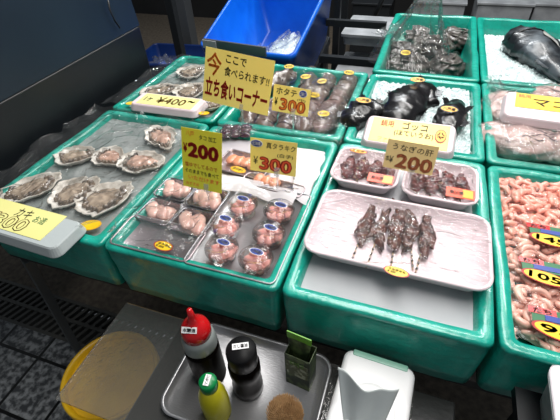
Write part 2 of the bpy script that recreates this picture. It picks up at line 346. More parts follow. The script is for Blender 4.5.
# ---------------------------------------------------------------- inside fills
def field(name,x0,x1,y0,y1,z,amp,fq,m,label,cat=None,kind='stuff',n=70,seed=0,edge=0,mx=0):
    nx=n; ny=max(8,int(n*(y1-y0)/(x1-x0))); v=[];f=[]
    for j in range(ny+1):
        for i in range(nx+1):
            x=x0+(x1-x0)*i/nx; y=y0+(y1-y0)*j/ny; p=Vector((x*fq,y*fq,seed))
            v.append((x,y,z+amp*noise.noise(p)+amp*.8*noise.noise(p*2.7)+mx*math.sin(PI*i/nx)*math.sin(PI*j/ny)))
    b=[(x0,y0),(x1,y0),(x1,y1),(x0,y1)]
    for j in range(ny):
        for i in range(nx): a=j*(nx+1)+i; f.append((a,a+1,a+nx+2,a+nx+1))
    o=link(name,v,f,m,smooth=(amp<.004)); o.modifiers.new('solid','SOLIDIFY').thickness=.012
    if kind: tag(o,label,cat,kind=kind)
    else: tag(o,label,cat)
    return o
field('ice_bed',-.952,-.627,.458,.942,-.016,.003,14,'icegrey','grey bed of ice under clear sheet below the oysters')
field('ice_bed',-.952,-.627,1.018,1.447,-.018,.003,14,'icegrey','grey bed of ice under the far left oysters',seed=3)
field('paper_liner',-.555,-.214,.458,.942,-.018,.0015,8,'bpaper','pale pinkish sheet lining the box of steel trays','paper sheet',None,40)
field('paper_sheet',-.148,.178,.443,.945,-.02,.003,7,'paper','white paper sheet lining the box under the skewer trays','paper sheet',None,50)
def ice(x0,x1,y0,y1,z,label,seed,mx=0):
    o=field('crushed_ice',x0,x1,y0,y1,z,.007,75,'ice',label,n=120,seed=seed,mx=mx); return o
ice(-.145,.174,1.015,1.45,-.018,'bed of crushed ice under the black fish',1,.012)
ice(.242,.632,1.525,2.22,-.07,'bed of crushed ice under the large dark fish',2,.015)
# ---------------------------------------------------------------- film sheets
def sheet(name,corners,m,label,cat='plastic film',nx=40,ny=30,amp=.006,fq=9,seed=0,sag=0.,par=None,edge=.0,lift=0):
    A,B,Cc,D=[Vector(c) for c in corners]; v=[];f=[]
    for j in range(ny+1):
        for i in range(nx+1):
            u=i/nx;w=j/ny; p=(A*(1-u)+B*u)*(1-w)+(D*(1-u)+Cc*u)*w
            q=Vector((p.x*fq+seed*3.3,p.y*fq,seed)); a=1-abs(noise.noise(q))*2
            z=amp*(a-.5)+amp*.5*noise.noise(q*3)-sag*math.sin(PI*u)*math.sin(PI*w)
            e=min(u,1-u,w,1-w); z+=edge*max(0,1-e/.08)*(.5+noise.noise(q*2.1)*1.6)
            jx=amp*1.6*noise.noise(q*1.9+Vector((9,0,0)))
            v.append((p.x+(jx if e<.05 else 0),p.y+(jx if e<.05 else 0),p.z+z))
    for j in range(ny):
        for i in range(nx): a=j*(nx+1)+i; f.append((a,a+1,a+nx+2,a+nx+1))
    o=link(name,v,f,m,par)
    if par is None: tag(o,label,cat)
    return o
# ---------------------------------------------------------------- oysters
def oyster(px,L,W,ang,label,seed,pale=False,z=-.012,k=1.):
    p=at(px[0],px[1],z+.006); L*=1.30; W*=1.36
    t=thing('oyster',label,'oyster',(p.x,p.y,z),(0,0,ang),'open oysters on the ice')
    rnd=random.Random(seed); N=44; v=[];f=[]
    def out(t,s): 
        e=1+.22*noise.noise(Vector((math.cos(t)*1.3,math.sin(t)*1.3,seed*3.1)))+.16*noise.noise(Vector((math.cos(t)*4,math.sin(t)*4,seed)))
        return Vector((math.cos(t)*L/2*e*s,math.sin(t)*W/2*e*s*(1-.22*math.cos(t)),0))
    prof=[(.55,0),(.85,.004),(1.0,.012),(1.04,.0165),(1.0,.017),(.93,.0145),(.8,.009),(.4,.006)]
    for s,zz in prof:
        for i in range(N):
            a=2*PI*i/N; q=out(a,s); q.z=zz+.003*noise.noise(Vector((math.cos(a)*5,math.sin(a)*5,seed+zz*99))); v.append(q)
    for r in range(len(prof)-1):
        for i in range(N): f.append((r*N+i,r*N+(i+1)%N,(r+1)*N+(i+1)%N,(r+1)*N+i))
    f.append([i for i in range(N)][::-1]); f.append([(len(prof)-1)*N+i for i in range(N)])
    link('shell',v,f,'shell',t)
    # meat
    v=[];f=[];K=8
    for r in range(K+1):
        s=.70*(1-r/K)
        for i in range(N):
            a=2*PI*i/N; q=out(a+.1,s*(1+.05*math.sin(a*9+seed)) ); q.z=.009+.011*(1-(s/.7)**2)**.7+.005*noise.noise(Vector((q.x*75,q.y*75,seed)))
            v.append(q+Vector((-.003,0,0)))
    for r in range(K):
        for i in range(N): f.append((r*N+i,r*N+(i+1)%N,(r+1)*N+(i+1)%N,(r+1)*N+i))
    link('meat',v,f,'meatp' if pale else 'meat',t)
    # frill: ruffled dark edge
    v=[];f=[]
    a0,a1=rnd.uniform(2.2,2.8),rnd.uniform(6.2,7.2)
    n=70
    for i in range(n+1):
        a=a0+(a1-a0)*i/n
        for j,(s,zz) in enumerate([(.76,.010),(.72,.0180),(.65,.0185),(.61,.013)]):
            q=out(a,s+.035*math.sin(a*17+seed)); q.z=zz+.0022*math.sin(a*23+seed+j); v.append(q)
    for i in range(n):
        for j in range(3): a=i*4+j; f.append((a,a+1,a+5,a+4))
    link('frill','x' and v,f,'frill',t)
    return t
OY=[((32,189),.125,.07,.95,'large pale oyster at the left edge of the front left box',0),
((77,157),.095,.062,.45,'pale oyster beside the plastic fold at the back left of the box',0),
((111,159),.085,.065,-.2,'pinkish oyster between two others in the back row of the front box',1),
((143,164),.095,.08,.1,'round pinkish oyster nearest the green and yellow 200 card',1),
((162,139),.115,.062,-.75,'long dark lipped oyster farthest back in the front left box',1),
((76,193),.105,.075,1.15,'oyster in the middle of the front row above the yellow card',0),
((106,199),.115,.08,1.1,'oyster beside the yellow orange tag in the front left box',0),
((160,92),.11,.065,.75,'flat pale oyster at the left of the far box',0),
((192,73),.085,.08,1.2,'rough edged oyster farthest back in the far box',0),
((190,92),.10,.085,1.4,'rough edged oyster behind the 400 card',0),
((214,106),.07,.05,.6,'small dark oyster at the right corner of the far box',0),]
for i,(p,L,W,a,l,pl) in enumerate(OY): oyster(p,L,W,a,l,i+1,pl,z=-.014 if i<7 else -.016)
# ---------------------------------------------------------------- sign trays and sign cards
def sign_tray(c,w,d,rotz,tilt,label,card,lines,mat_='foampink',h=.022,cw=.86,cd=.7,z=0,coff=(0,0),film=True,roll=0):
    t=thing('tray_sign',label,'sign',c,(tilt,roll,rotz))
    v,f=loft([(w,d,0,.02),(w,d,.002,.02),(w-.012,d-.012,h-.003,.016),(w-.018,d-.018,h,.013)],5); link('upturned_tray',v,f,mat_,t,smooth=False)
    o=MB().box((coff[0],coff[1],h+.0006),(w*cw,d*cd,.0008)).build('card',card,t,False)
    for ln in lines:
        body,x,y,hh,ww,m,bd=ln[:7]
        write(o,body,coff[0]+x*w*cw,coff[1]+y*d*cd,hh*d*cd,ww*w*cw,m,bd,z=h+.0014+(.0002 if len(ln)>7 else 0))
    return t
c=at(170,109,0)
sign_tray((c.x,c.y,.006),.255,.10,.02,0,'upturned foam tray with pale yellow 400 price card on the far oysters','signpale',
 [('1ヶ',-.36,-.02,.42,.14,'ink',.01),('¥400',.06,0,.6,.52,'orange',.01),('~',.4,.15,.2,.12,'brown',.02)],cd=.72,cw=.8,coff=(0,.0))
ts=sign_tray((-.80,.415,.006),.31,.10,-.03,0,'clear topped tray with pale green oyster card on the front left corner','signpale',
 [('カキ',.04,.2,.34,.2,'ink',.0),('お造',.28,.12,.26,.15,'green',.0),('¥300',-.08,-.2,.5,.6,'brown',.035),('¥300',-.08,-.2,.45,.58,'signpale',.0,1)],mat_='lid',cd=.8,cw=.72,coff=(-.01,.008),h=.024)
sign_tray((at(409,133,.03).x,at(409,133,.03).y,.012),.25,.115,-.015,.30,'leaning foam tray with yellow card in front of the black fish','signyel',
 [('鍋用',-.3,.28,.26,.17,'ored',.01),('ゴッコ',.06,.28,.32,.32,'ink',.015),('(ほていうお)',.06,-.06,.26,.5,'ink',.01),('ファン',-.28,-.38,.14,.2,'orange',.0)],cd=.78,cw=.84)
oo=[o for o in C.objects if o.name.startswith('tray_sign')][-1]
st=oval(oo,(.083,.003,.0245),.015,.024,'stickor','red','八\nヤ',name='sticker')
p=at(540,115,.03)
sign_tray((p.x+.03,p.y+.0,.035),.27,.11,-.06,.35,'leaning foam tray with a narrow yellow card on the pale sacs','stick',
 [('マコん',.0,-.02,.5,.6,'ink',.01),('鍋用',-.4,.3,.25,.14,'ored',.0)],cd=.5,cw=.86,coff=(.012,.018))
def card(TL,TR,BR,BL,y0,z0,k,label,m,lines,th=.0012,foot=.05,clear=True,extra=None):
    P=[onplane(*q,y0,z0,k) for q in (TL,TR,BR,BL)]
    u=((P[1]-P[0])+(P[2]-P[3]))/2; w=u.length; u.normalize(); vv=((P[0]-P[3])+(P[1]-P[2]))/2; n=u.cross(vv).normalized(); v=n.cross(u); h=abs(vv.dot(v))
    c=(P[0]+P[1]+P[2]+P[3])/4; Rm=Matrix((u,v,n)).transposed()
    t=thing('price_card',label,'sign',c,Rm.to_euler())
    cd=MB().box((0,0,0),(w,h,th)).build('card',m,t,False)
    for ln in lines:
        body,x,y,hh,ww,mm,bd=ln[:7]; write(cd,body,x*w,y*h,hh*h,ww*w,mm,bd,z=th/2+.0003+(ln[7] if len(ln)>7 else 0),rot=-.03)
    # clear clip and foot, going down to the box contents
    L=(c.z-h/2*v.z)-(-.012)
    dn=Rm.transposed()@Vector((0,0,-1)); 
    fr=1 if '300' in label else -1; q0=Vector((.1*w,-h/2+.006,th*fr*2)); q1=q0+dn*(L+.01)
    MB().tube([q0,q0.lerp(q1,.5),q1],[.003]*3,8).build('stem','clip',t)
    MB().box(q0,(.014,.022,.007)).build('clip','clip',t,False,bevel=.002)
    return t,w,h
card((211,47),(278,62),(265,115),(198,99),1.0,.05,.30,'largest yellow handwritten card with a big red line of characters','signyel',
 [('今',-.36,.22,.42,.22,'orange',.02),('ここで',-.04,.36,.14,.3,'ink',.015),('食べられます!!',.13,.13,.17,.66,'ink',.012),('立ち食いコーナー',0,-.22,.36,.94,'red',.032)])
card((275,84),(311,90),(308,117),(271,110),1.01,.04,.30,'small yellow card for scallops with a red 300 and blue oval','signyel',
 [('ホタテ',-.14,.28,.26,.55,'ink',.01),('¥',-.4,-.12,.3,.08,'ink',.02),('300',.06,-.2,.48,.72,'red',.05),('300',.06,-.2,.40,.66,'orange',.0,.0003),('(中)',.28,.06,.12,.22,'ink',0)])
cc=[o for o in C.objects if o.name.startswith('price_card')][-1]
oval(cc,(.034,.024,.0012),.0125,.0105,'bluei','white','生',ink='white')
r=card((186,127),(227,135),(217,192),(179,185),.62,.03,.30,'yellow and lime card with a dark red 200 above small writing','signgreen',
 [('八戸',-.28,.42,.08,.2,'orange',0),('タコ 加工',.16,.38,.08,.42,'ink',0),('¥',-.41,.18,.16,.1,'red',.03),('200',.04,.15,.25,.78,'red',.05),('塩ゆでしてるので',-.02,-.1,.075,.82,'red',.0),('そのままでも食べて',0,-.21,.075,.86,'ink',.0),('いただけます',.05,-.32,.07,.8,'ored',0),('おすすめ',-.25,-.43,.06,.34,'orange',0)])
card((253,137),(299,144),(294,176),(248,170),.73,.03,.30,'yellow card with a blue oval and a bright red 300 over the roe trays','signyel',
 [('真タラキク',.16,.32,.18,.62,'ink',.0),('(白子)',.26,.06,.13,.34,'ink',0),('¥',-.38,-.16,.24,.1,'ink',.0),('300',.06,-.24,.42,.72,'red',.06),('300',.06,-.24,.36,.68,'ored',.0,.0003)])
cc=[o for o in C.objects if o.name.startswith('price_card')][-1]
oval(cc,(-.043,.029,.0012),.016,.009,'bluei','white','北海道',ink='white')
card((387,138),(437,147),(434,176),(384,167),.80,.04,.30,'tan card with a peach 200 between the small skewer trays','signtan',
 [('うなぎの肝',.02,.27,.22,.8,'ink',.0),('本',-.44,-.16,.2,.08,'ink',0),('¥',-.36,-.18,.24,.08,'ink',0),('200',.1,-.2,.5,.74,'brown',.035),('200',.1,-.2,.46,.71,'peach',.02,.0003)])
# loose yellow tags
for p,l,z,a in [((90,225),'yellow orange oval tag beside the front left oysters',.004,.4),((204,113),'yellow orange tag beside the 400 card',.016,.2),((131,103),'small yellow tag at the left end of the 400 card',.016,.4)]:
    q=at(*p,z); o=oval(None,q,.026 if p[0]<100 else .018,.017 if p[0]<100 else .012,'stick','stickor',None,(0,0,a),name='oval_tag'); tag(o,l,'tag')
# ---------------------------------------------------------------- box of steel trays
def steel_tray(name,c,w,d,h,label,m='steel',rotz=0,group=None,sticker=False):
    t=thing(name,label,'tray',c,(0,0,rotz),group); v,f=loft(tray_rings(w,d,h,.012,.0012,.003,.006),5); link('pan',v,f,m,t); return t
et=steel_tray('steel_tray',(-.482,.487,-.014),.20,.10,.016,'empty shallow steel tray at the front of the tray box','steelpink')
fl_=sheet('wrap',[(-.097,-.047,.018),(.097,-.047,.018),(.097,.047,.018),(-.097,.047,.018)],'wrap','',par=et,amp=.002,fq=20,nx=24,ny=14)
oval(et,(.03,-.025,.0205),.024,.013,'stick','red','タラきく\n¥ 300',(0,0,-.1))
big=steel_tray('steel_tray',(-.293,.578,-.014),.205,.285,.016,'large steel tray carrying six clear cups','steelsheen',rotz=-.0)
packs=[((167,205),'front left pack of pale pink flesh behind the empty steel tray'),((190,217),'front right pack of pale pink flesh behind the empty steel tray'),((175,193),'x'),((205,205),'x')]
pl=[(-.527,.563,'front left small steel tray of pale pink flesh'),(-.432,.553,'front right small steel tray of pale pink flesh'),(-.532,.648,'back left small steel tray of pale pink flesh'),(-.437,.640,'back right small steel tray of pale pink flesh')]
for i,(x,y,l) in enumerate(pl):
    t=steel_tray('small_tray',(x,y,-.014),.094,.083 if i<2 else .078,.016,l,'steel',-.06,'small trays of pale flesh')
    mb=MB(); rnd=random.Random(i)
    for k in range(5):
        a=rnd.uniform(-.3,.3); mb.blob((-.024+.012*k,rnd.uniform(-.012,.012),.012+.002*(k%2)),(.017,.024,.010),seed=i*9+k,amp=.3,R=Matrix.Rotation(a+.5,3,'Z'))
    fo=mb.build('flesh','scallop',t)
    sheet('wrap',[(-.046,-.04,.018),(.046,-.04,.018),(.046,.04,.018),(-.046,.04,.018)],'wrap','',par=t,amp=.004,fq=25,nx=20,ny=16,seed=i)
cups=[((243,205),'back left'),((279,211),'back right'),((226,225),'middle left'),((269,234),'middle right'),((222,249),'front left'),((256,259),'front right')]
for i,(p,l) in enumerate(cups):
    q=at(*p,.012); t=thing('clear_cup',f'{l} round clear cup of pink flesh with blue oval sticker','cup',(q.x,q.y,-.012),(0,0,random.Random(i).uniform(-.4,.4)),'clear cups on the steel tray')
    MB().lathe([(0,0),(.027,0),(.033,.026),(.0335,.0275),(.032,.0275),(.026,.0015),(0,.0015)],32).build('cup_wall','cup',t)
    MB().lathe([(.0365,.026),(.0365,.030),(.033,.031),(.031,.036),(0,.037)],32).build('lid','cup',t)
    mb=MB(); rnd=random.Random(i+40)
    for k in range(7): a=k*PI*2/6; r=.016 if k<6 else 0; mb.blob((r*math.cos(a),r*math.sin(a),.014+.003*rnd.random()),(.0145,.0125,.011),seed=i*7+k,amp=.35,R=Matrix.Rotation(a,3,'Z'))
    mb.build('flesh','scalloppink',t)
    oval(t,(0,.008,.0378),.0165,.0085,'bluei','white','北海道産',(0,0,-.15-t.rotation_euler.z),ink='white')
# trays of roe behind the 300 card
for i,(x,y,l) in enumerate([(-.405,.80,'open steel tray of orange roe left of the 300 card'),(-.30,.735,'narrow steel tray behind the cups under the 300 card')]):
    t=steel_tray('roe_tray',(x,y,-.014),.15 if i==0 else .17,.10 if i==0 else .05,.016,l,'steelpink',-.12)
    mb=MB()
    for k in range(5 if i==0 else 3): mb.blob((-.045+.022*k,.01,.012),(.016,.022,.009),seed=60+k+i*7,amp=.3)
    mb.build('roe','roe',t)
    if i==0: oval(t,(.0,-.034,.018),.024,.012,'stick','stickor','タラきく',(0,0,-.1))
    sheet('wrap',[(-.07,-.045 if i==0 else -.022,.0185),(.07,-.045 if i==0 else -.022,.0185),(.07,.045 if i==0 else .022,.0185),(-.07,.045 if i==0 else .022,.0185)],'wrap','',par=t,amp=.004,fq=25,nx=20,ny=16,seed=i)
t=thing('octopus_pack','small clear pack of purple octopus behind the lime card','pack',(at(236,131,0).x,at(236,131,0).y,-.012),(0,0,.3))
mb=MB()
for k in range(9): mb.blob((-.03+.03*(k%3),-.02+.02*(k//3),.012),(.018,.013,.009),seed=80+k,amp=.4)
mb.build('octopus','purple',t); sheet('wrap',[(-.055,-.045,.018),(.055,-.045,.018),(.055,.045,.020),(-.055,.045,.020)],'filmh','',par=t,amp=.014,fq=22,nx=20,ny=16,seed=5)
o=sheet('folded_sheet',[at(290,196,.0),at(308,205,.0),at(327,152,.004),at(297,147,.004)],'sheet','clouded plastic sheet folded at the right of the 300 card','plastic sheet',amp=.006,fq=9,seed=2)
o=sheet('folded_sheet',[at(210,186,.004),at(292,206,.004),at(298,190,.006),at(215,172,.006)],'sheet','clouded plastic strip lying just behind the cups','plastic sheet',amp=.005,fq=9,seed=4)
# ---------------------------------------------------------------- box C: trays with skewers
def foam_tray(c,w,d,h,label,rotz=0,m='foampink',r=.03,wrap=True,group=None,amp=.003,seed=0):
    t=thing('foam_tray',label,'tray',c,(0,0,rotz),group); v,f=loft(tray_rings(w,d,h,r,.004,.006,.014),7); link('foam_body',v,f,m,t)
    if wrap:
        e=.004; sheet('wrap',[(-w/2+e,-d/2+e,h+.001),(w/2-e,-d/2+e,h+.001),(w/2-e,d/2-e,h+.001),(-w/2+e,d/2-e,h+.001)],'wrap','',par=t,amp=amp,fq=16,nx=50,ny=40,seed=seed,sag=.004)
    return t
bt=foam_tray((.018,.619,-.004),.360,.208,.034,'big white foam tray holding five dark skewers',-.012,seed=7)
zb0=.002
grid=MB()
for k in range(7): grid.box((-.14+.0,.03-.012*k,.0045),(.05,.0022,.0012))
for s in(-1,1): grid.box((-.14+s*.036,-.005,.0045),(.0022,.11,.0012))
grid.build('embossed_ribs','foampink',bt,False)
q=bt.location
o=oval(bt,(at(397,272,.032).x-q.x,at(397,272,.032).y-q.y,.037),.024,.0115,'stick','red','うなぎきも\n¥ 200',(0,0,-.08))
def skewer(P0,P1,label,m='liver',n=6,r=.009,stick_end=None,seed=0,mark=True,group='liver skewers on the big tray'):
    # P0 bare end of the stick, P1 top end of the meat
    P0=Vector(P0);P1=Vector(P1); base=P0.copy(); t=thing('liver_skewer',label,'skewer',P0,(0,0,0),group)
    d=P1-P0; L=d.length; u=d.normalized()
    MB().tube([Vector((0,0,0)),d*.5,d*.98],[.0012]*3,6).build('stick','wood',t)
    rnd=random.Random(seed); mb=MB(); s=stick_end
    for k in range(n):
        f=s+(1-s)*(k+.5)/n; rr=r*(1.2-1.0*abs(k/(n-1)-.3)); side=Vector((u.y,-u.x,0))*rnd.uniform(-.3,.3)*r
        mb.blob(d*f+side+Vector((0,0,rr*.35)),(rr,L*(1-s)/n*1.45,rr*.8),seed=seed*11+k,amp=.55,fq=1.8,n=3,R=Matrix.Rotation(math.atan2(u.y,u.x)-PI/2+rnd.uniform(-.5,.5),3,'Z'))
    mb.build('liver',m,t)
    if mark:
        mk=MB()
        for k in range(4): mk.tube([d*(.04+.08*k),d*(.075+.08*k)],.0022,6)
        o=mk.build('charred_marks','ink',t); 
    return t
zb=-.006
sk=[((351,262),(373,206),.42,.0105,'leftmost of the five skewers in the big tray'),((366,268),(387,211),.42,.0105,'second skewer from the left in the big tray'),((391,266),(400,208),.36,.012,'middle skewer above the oval sticker in the big tray'),((413,270),(408,209),.36,.011,'fourth skewer from the left in the big tray'),((414,278),(431,217),.42,.010,'rightmost curved skewer in the big tray')]
for i,(a,b,s,r,l) in enumerate(sk): skewer(at(*a,.004),at(*b,.010),l,stick_end=s,r=r*1.12,seed=i+1,n=4)
t1=foam_tray((-.083,.845,-.012),.168,.155,.035,'small wrapped foam tray of dark red skewers left of the tan card',-.03,seed=3,group='small skewer trays',amp=.007)
t2=foam_tray((.095,.838,-.012),.172,.16,.035,'small wrapped foam tray of dark red skewers right of the tan card',-.02,seed=4,group='small skewer trays',amp=.007)
for ti,(tt,nm) in enumerate([(t1,'left'),(t2,'right')]):
    c=tt.location; x0=-.05
    ords=['first','second','third','fourth']
    for k in range(4):
        a=Vector((c.x-.052+.034*k,c.y-.058,zb)); b=Vector((c.x-.048+.034*k,c.y+.058,zb+.006))
        skewer(a,b,f'{ords[k]} dark red skewer from the left in the small {nm} tray','liverred',7,.0155,.35,20+ti*5+k,group=f'skewers in the small {nm} tray')
    st=MB().box((.042 if ti==0 else .045,-.045,.038),(.062,.036,.0008)).build('sticker','ored',tt,False)
    mb=MB().box((.058 if ti==0 else .061,-.045,.0387),(.022,.028,.0006)); mb.build('price_patch','stickor',st,False)
    write(st,'炭火焼',(.034 if ti==0 else .037),-.045,.014,.03,'white',.02,z=.039)
t=oval(t1,(-.035,.058,.0375),.024,.009,'stickor','red','うなぎ',(0,0,-.05))
# ---------------------------------------------------------------- long grey brown seafood
def longfish(path,rad,label,m,seed,tip=0,stk=None,flat=.8):
    P=[Vector(p) for p in path]; Q=[];Rr=[]
    n=18
    for i in range(n+1):
        u=i/n*(len(P)-1); k=min(int(u),len(P)-2); f=u-k; Q.append(P[k].lerp(P[k+1],f)); e=i/n
        Rr.append(max(.002,(rad[k]*(1-f)+rad[k+1]*f)*min(1,(math.sin(min(1,e*6+.12)*PI/2)))*min(1,math.sin(min(1,(1-e)*6+.12)*PI/2))))
    base=Q[0]; t=thing('long_shellfish',label,'seafood',base,(0,0,0),'long grey brown seafood in the box')
    MB().tube([q-base for q in Q],Rr,18,flat,wob=.45,seed=seed).build('body',m,t)
    mb=MB()
    for k in range(4):
        i=3+k*4; mb.tube([Q[i]-base+Vector((Rr[i]*math.cos(a)*.96,0,Rr[i]*flat*math.sin(a)*.96)) for a in [PI*.1+PI*.8*j/8 for j in range(9)]],.0016,5)
    mb.build('skin_folds',m,t)
    if stk is not None:
        i=stk[0]; p=Q[i]-base+Vector((stk[2] if len(stk)>2 else 0,-Rr[i]*flat*.15,Rr[i]*flat*1.06+.007)); oval(t,p,.021,.0135,'stick','ink','¥300',(.3,0,stk[1]))
    return t
zz=-.028
def A3(*pts): return [at(*p,zz) for p in pts]
LS=[(A3((258,92),(280,80),(301,69)),[.03,.038,.030],'dark pointed grey body at the back left corner behind the cards','siphon',(13,.4)),
(A3((303,104),(309,86),(312,66)),[.03,.036,.018],'narrow grey body with its tip up against the back rim','siphon',(9,.5,-.012)),
(A3((311,106),(322,90),(334,72)),[.028,.034,.026],'grey body with a tilted sticker in the middle of the back row','siphon',(9,.9)),
(A3((336,103),(344,90),(352,74)),[.03,.038,.028],'curled grey body at the back right corner of the box','siphon',(14,.0)),
(A3((317,133),(331,112),(344,92)),[.03,.042,.030],'broad pinkish body along the right side of the box','siphonpink',(4,.1,.0)),
(A3((301,134),(310,112),(318,96)),[.028,.034,.024],'pinkish body with a sticker just right of the scallop card','siphonpink',(14,-.2)),
(A3((283,134),(288,118),(293,100)),[.03,.032,.024],'brownish body below the scallop card','siphonpink',None),
(A3((264,131),(268,116),(272,100)),[.03,.032,.024],'brownish body between the large card and the scallop card','siphonpink',None),
(A3((246,128),(250,114),(255,100)),[.024,.028,.024],'brownish body below the large handwritten card','siphonpink',None)]
for i,(p,r,l,m,s) in enumerate(LS): longfish(p,r,l,m,i+1,stk=s)
sheet('plastic_film',[at(243,128,.004),at(337,146,.004),at(370,78,.008),at(300,66,.008)],'films','clear film laid over the long grey brown seafood',amp=.008,fq=14,seed=3,sag=-.004,nx=50,ny=50)
# ---------------------------------------------------------------- black fish
def fish(path,rad,label,m,seed,fins,group=None,name='black_fish',flat=.75,stk=None,eye=None,n=26,belly=None):
    P=[Vector(p) for p in path]; Q=[];Rr=[]
    for i in range(n+1):
        u=i/n*(len(P)-1); k=min(int(u),len(P)-2); f=u-k; f2=f*f*(3-2*f); Q.append(P[k].lerp(P[k+1],f)); Rr.append(max(.003,rad[k]*(1-f2)+rad[k+1]*f2))
    Rr[0]*=.35; Rr[1]*=.75; base=Q[0]; t=thing(name,label,'fish',base,(0,0,0),group)
    MB().tube([q-base for q in Q],Rr,22,flat,wob=.25,seed=seed).build('body',m,t)
    for (i,dx,dy,dz,sz) in fins:
        q=Q[i]-base; d=Vector((dx,dy,dz)).normalized(); ax=(Q[min(i+1,n)]-Q[i-1]).normalized(); nn=d.cross(ax).normalized()*.0018
        v=[];f=[];K=9; o=q+d*Rr[i]*.75
        for sgn in(-1,1):
            for k in range(K): v.append(o+ax*(k/(K-1)-.5)*sz*.9+nn*sgn)
            for k in range(K): v.append(o+ax*(k/(K-1)-.5)*sz*1.5+d*sz*(.75+.3*(k%2))*math.sin(PI*(k+1.5)/(K+2))+nn*sgn*.4)
        for k in range(K-1):
            f.append((k,k+1,K+k+1,K+k)); f.append((2*K+k,3*K+k,3*K+k+1,2*K+k+1)); f.append((K+k,K+k+1,3*K+k+1,3*K+k))
        f.append((0,K,3*K,2*K)); f.append((K-1,3*K-1,4*K-1,2*K-1))
        link('fin',v,f,m,t,smooth=False)
    if eye:
        for e in eye:
            i,off=e; MB().blob(Q[i]-base+Vector(off),(.006,.006,.005),amp=0).build('eye','ink',t)
    if stk: i,a,off=stk; oval(t,Q[i]-base+Vector(off)+Vector((0,-.012,Rr[i]*flat*1.03+.007)),.026,.012,'stickor','ink','八戸産',(.35,0,a))
    return t,Q,Rr
z1=.0
bf='black fish lying on the ice'
fish([at(346,126,z1),at(364,112,z1),at(385,112,z1)],[.034,.056,.03],'black fish at the left of the ice box behind the leaning tray','blackfish',1,[(12,-.3,1,.6,.03),(6,-1,.2,.2,.03),(18,.2,1,.4,.025)],bf,stk=(12,.0,(0,.0,0)),eye=[(4,(.0,-.02,.02))])
fish([at(392,128,z1),at(404,108,z1),at(422,92,z1),at(432,105,z1)],[.042,.068,.05,.024],'largest black fish in the middle of the ice box','blackfish',2,[(16,-.2,1,.8,.035),(22,1,.6,.5,.03),(10,-1,.4,.4,.03)],bf,stk=(17,.1,(-.02,.012,-.002)),eye=[(5,(.0,-.03,.03))])
fish([at(446,135,z1),at(450,118,z1),at(457,104,z1)],[.03,.048,.026],'smaller black fish at the right edge of the ice box','blackfish',3,[(14,1,.4,.5,.035),(20,-.8,.6,.5,.03),(8,1,-.3,.4,.03)],bf,stk=(11,-.1,(-.01,.0,0)))
# large dark fish
t,Q,Rr=fish([at(517,36,-.02),at(524,42,-.02),at(538,52,-.02),at(553,66,-.03),at(568,80,-.04)],[.06,.088,.082,.05,.03],'large dark silver fish with a white belly lying on the ice','bigfish',6,[(16,1,.6,.5,.06),(20,-1,-.4,.3,.05)],name='large_fish',flat=.7,eye=[(3,(-.02,-.05,.035))])
base=Q[0]; v=[];f=[];n=12
for i in range(n+1):
    k=6+i; q=Q[k]-base; w=Rr[k]*1.02
    for j in range(6):
        a=.25+1.15*j/5*math.sin(PI*(i+.6)/(n+1.2)); ax=(Q[k+1]-Q[k-1]).normalized(); s=ax.cross(Vector((0,0,1))).normalized(); v.append(q-s*math.cos(a)*w+Vector((0,0,math.sin(a)*w*.74)))
for i in range(n):
    for j in range(5): a=i*6+j; f.append((a,a+1,a+7,a+6))
link('belly_patch',v,f,'bellyw',t)
v=[q for q in v]; mb=MB()
k=7; ax=(Q[8]-Q[6]).normalized(); s=ax.cross(Vector((0,0,1))).normalized()
mb.tube([Q[k]-base+ax*(.02*math.sin(a))+s*math.cos(a)*Rr[k]*1.0+Vector((0,0,math.sin(a)*Rr[k]*.72)) for a in [.3+2.5*j/12 for j in range(13)]],.003,6); mb.build('gill_edge','blackfish',t)
# ---------------------------------------------------------------- grey wrinkled fish in farthest box
gl=[((402,52),.085,.075,'wrinkled grey fish at the left inside the plastic bag'),((408,66),.085,.06,'wrinkled grey fish nearest the front left corner of the far box'),((433,46),.085,.085,'lumpy grey fish in the middle of the far box'),((458,38),.065,.085,'grey fish with a tail at the back right of the far box'),((447,65),.075,.07,'dark grey fish at the front right of the far box'),((418,36),.06,.06,'grey fish at the back left of the far box under the bag')]
for i,(p,a,b,l) in enumerate(gl):
    q=at(*p,-.07); t=thing('grey_fish',l,'fish',(q.x,q.y,-.12),(0,0,.4*i),'wrinkled grey fish in the far box')
    mb=MB().blob((0,0,.045),(a,b,.042),seed=i+100,amp=.42,fq=2.2,n=4); 
    mb.build('body','ray',t)
    mb=MB()
    for k in range(6): 
        r=.3+.09*k; ang=k*1.1+i; mb.tube([Vector((a*r*math.cos(ang+j*.16),b*r*math.sin(ang+j*.16),.045+.044*math.sqrt(max(0,1-r*r)))) for j in range(9)],[.001,.004,.005,.005,.005,.005,.004,.003,.001],6,wob=.3,seed=k)
    mb.build('skin_folds','ray',t)
    MB().tube([Vector((a*.8,0,.03)),Vector((a*1.15,-.015,.03)),Vector((a*1.4,-.03,.02))],[.022,.014,.006],10,.6,wob=.4,seed=i).build('tail','ray',t)
    if i==1: oval(t,(-.02,.0,.108),.022,.018,'stick','ink','¥500',(.3,0,-.4*i+.2))
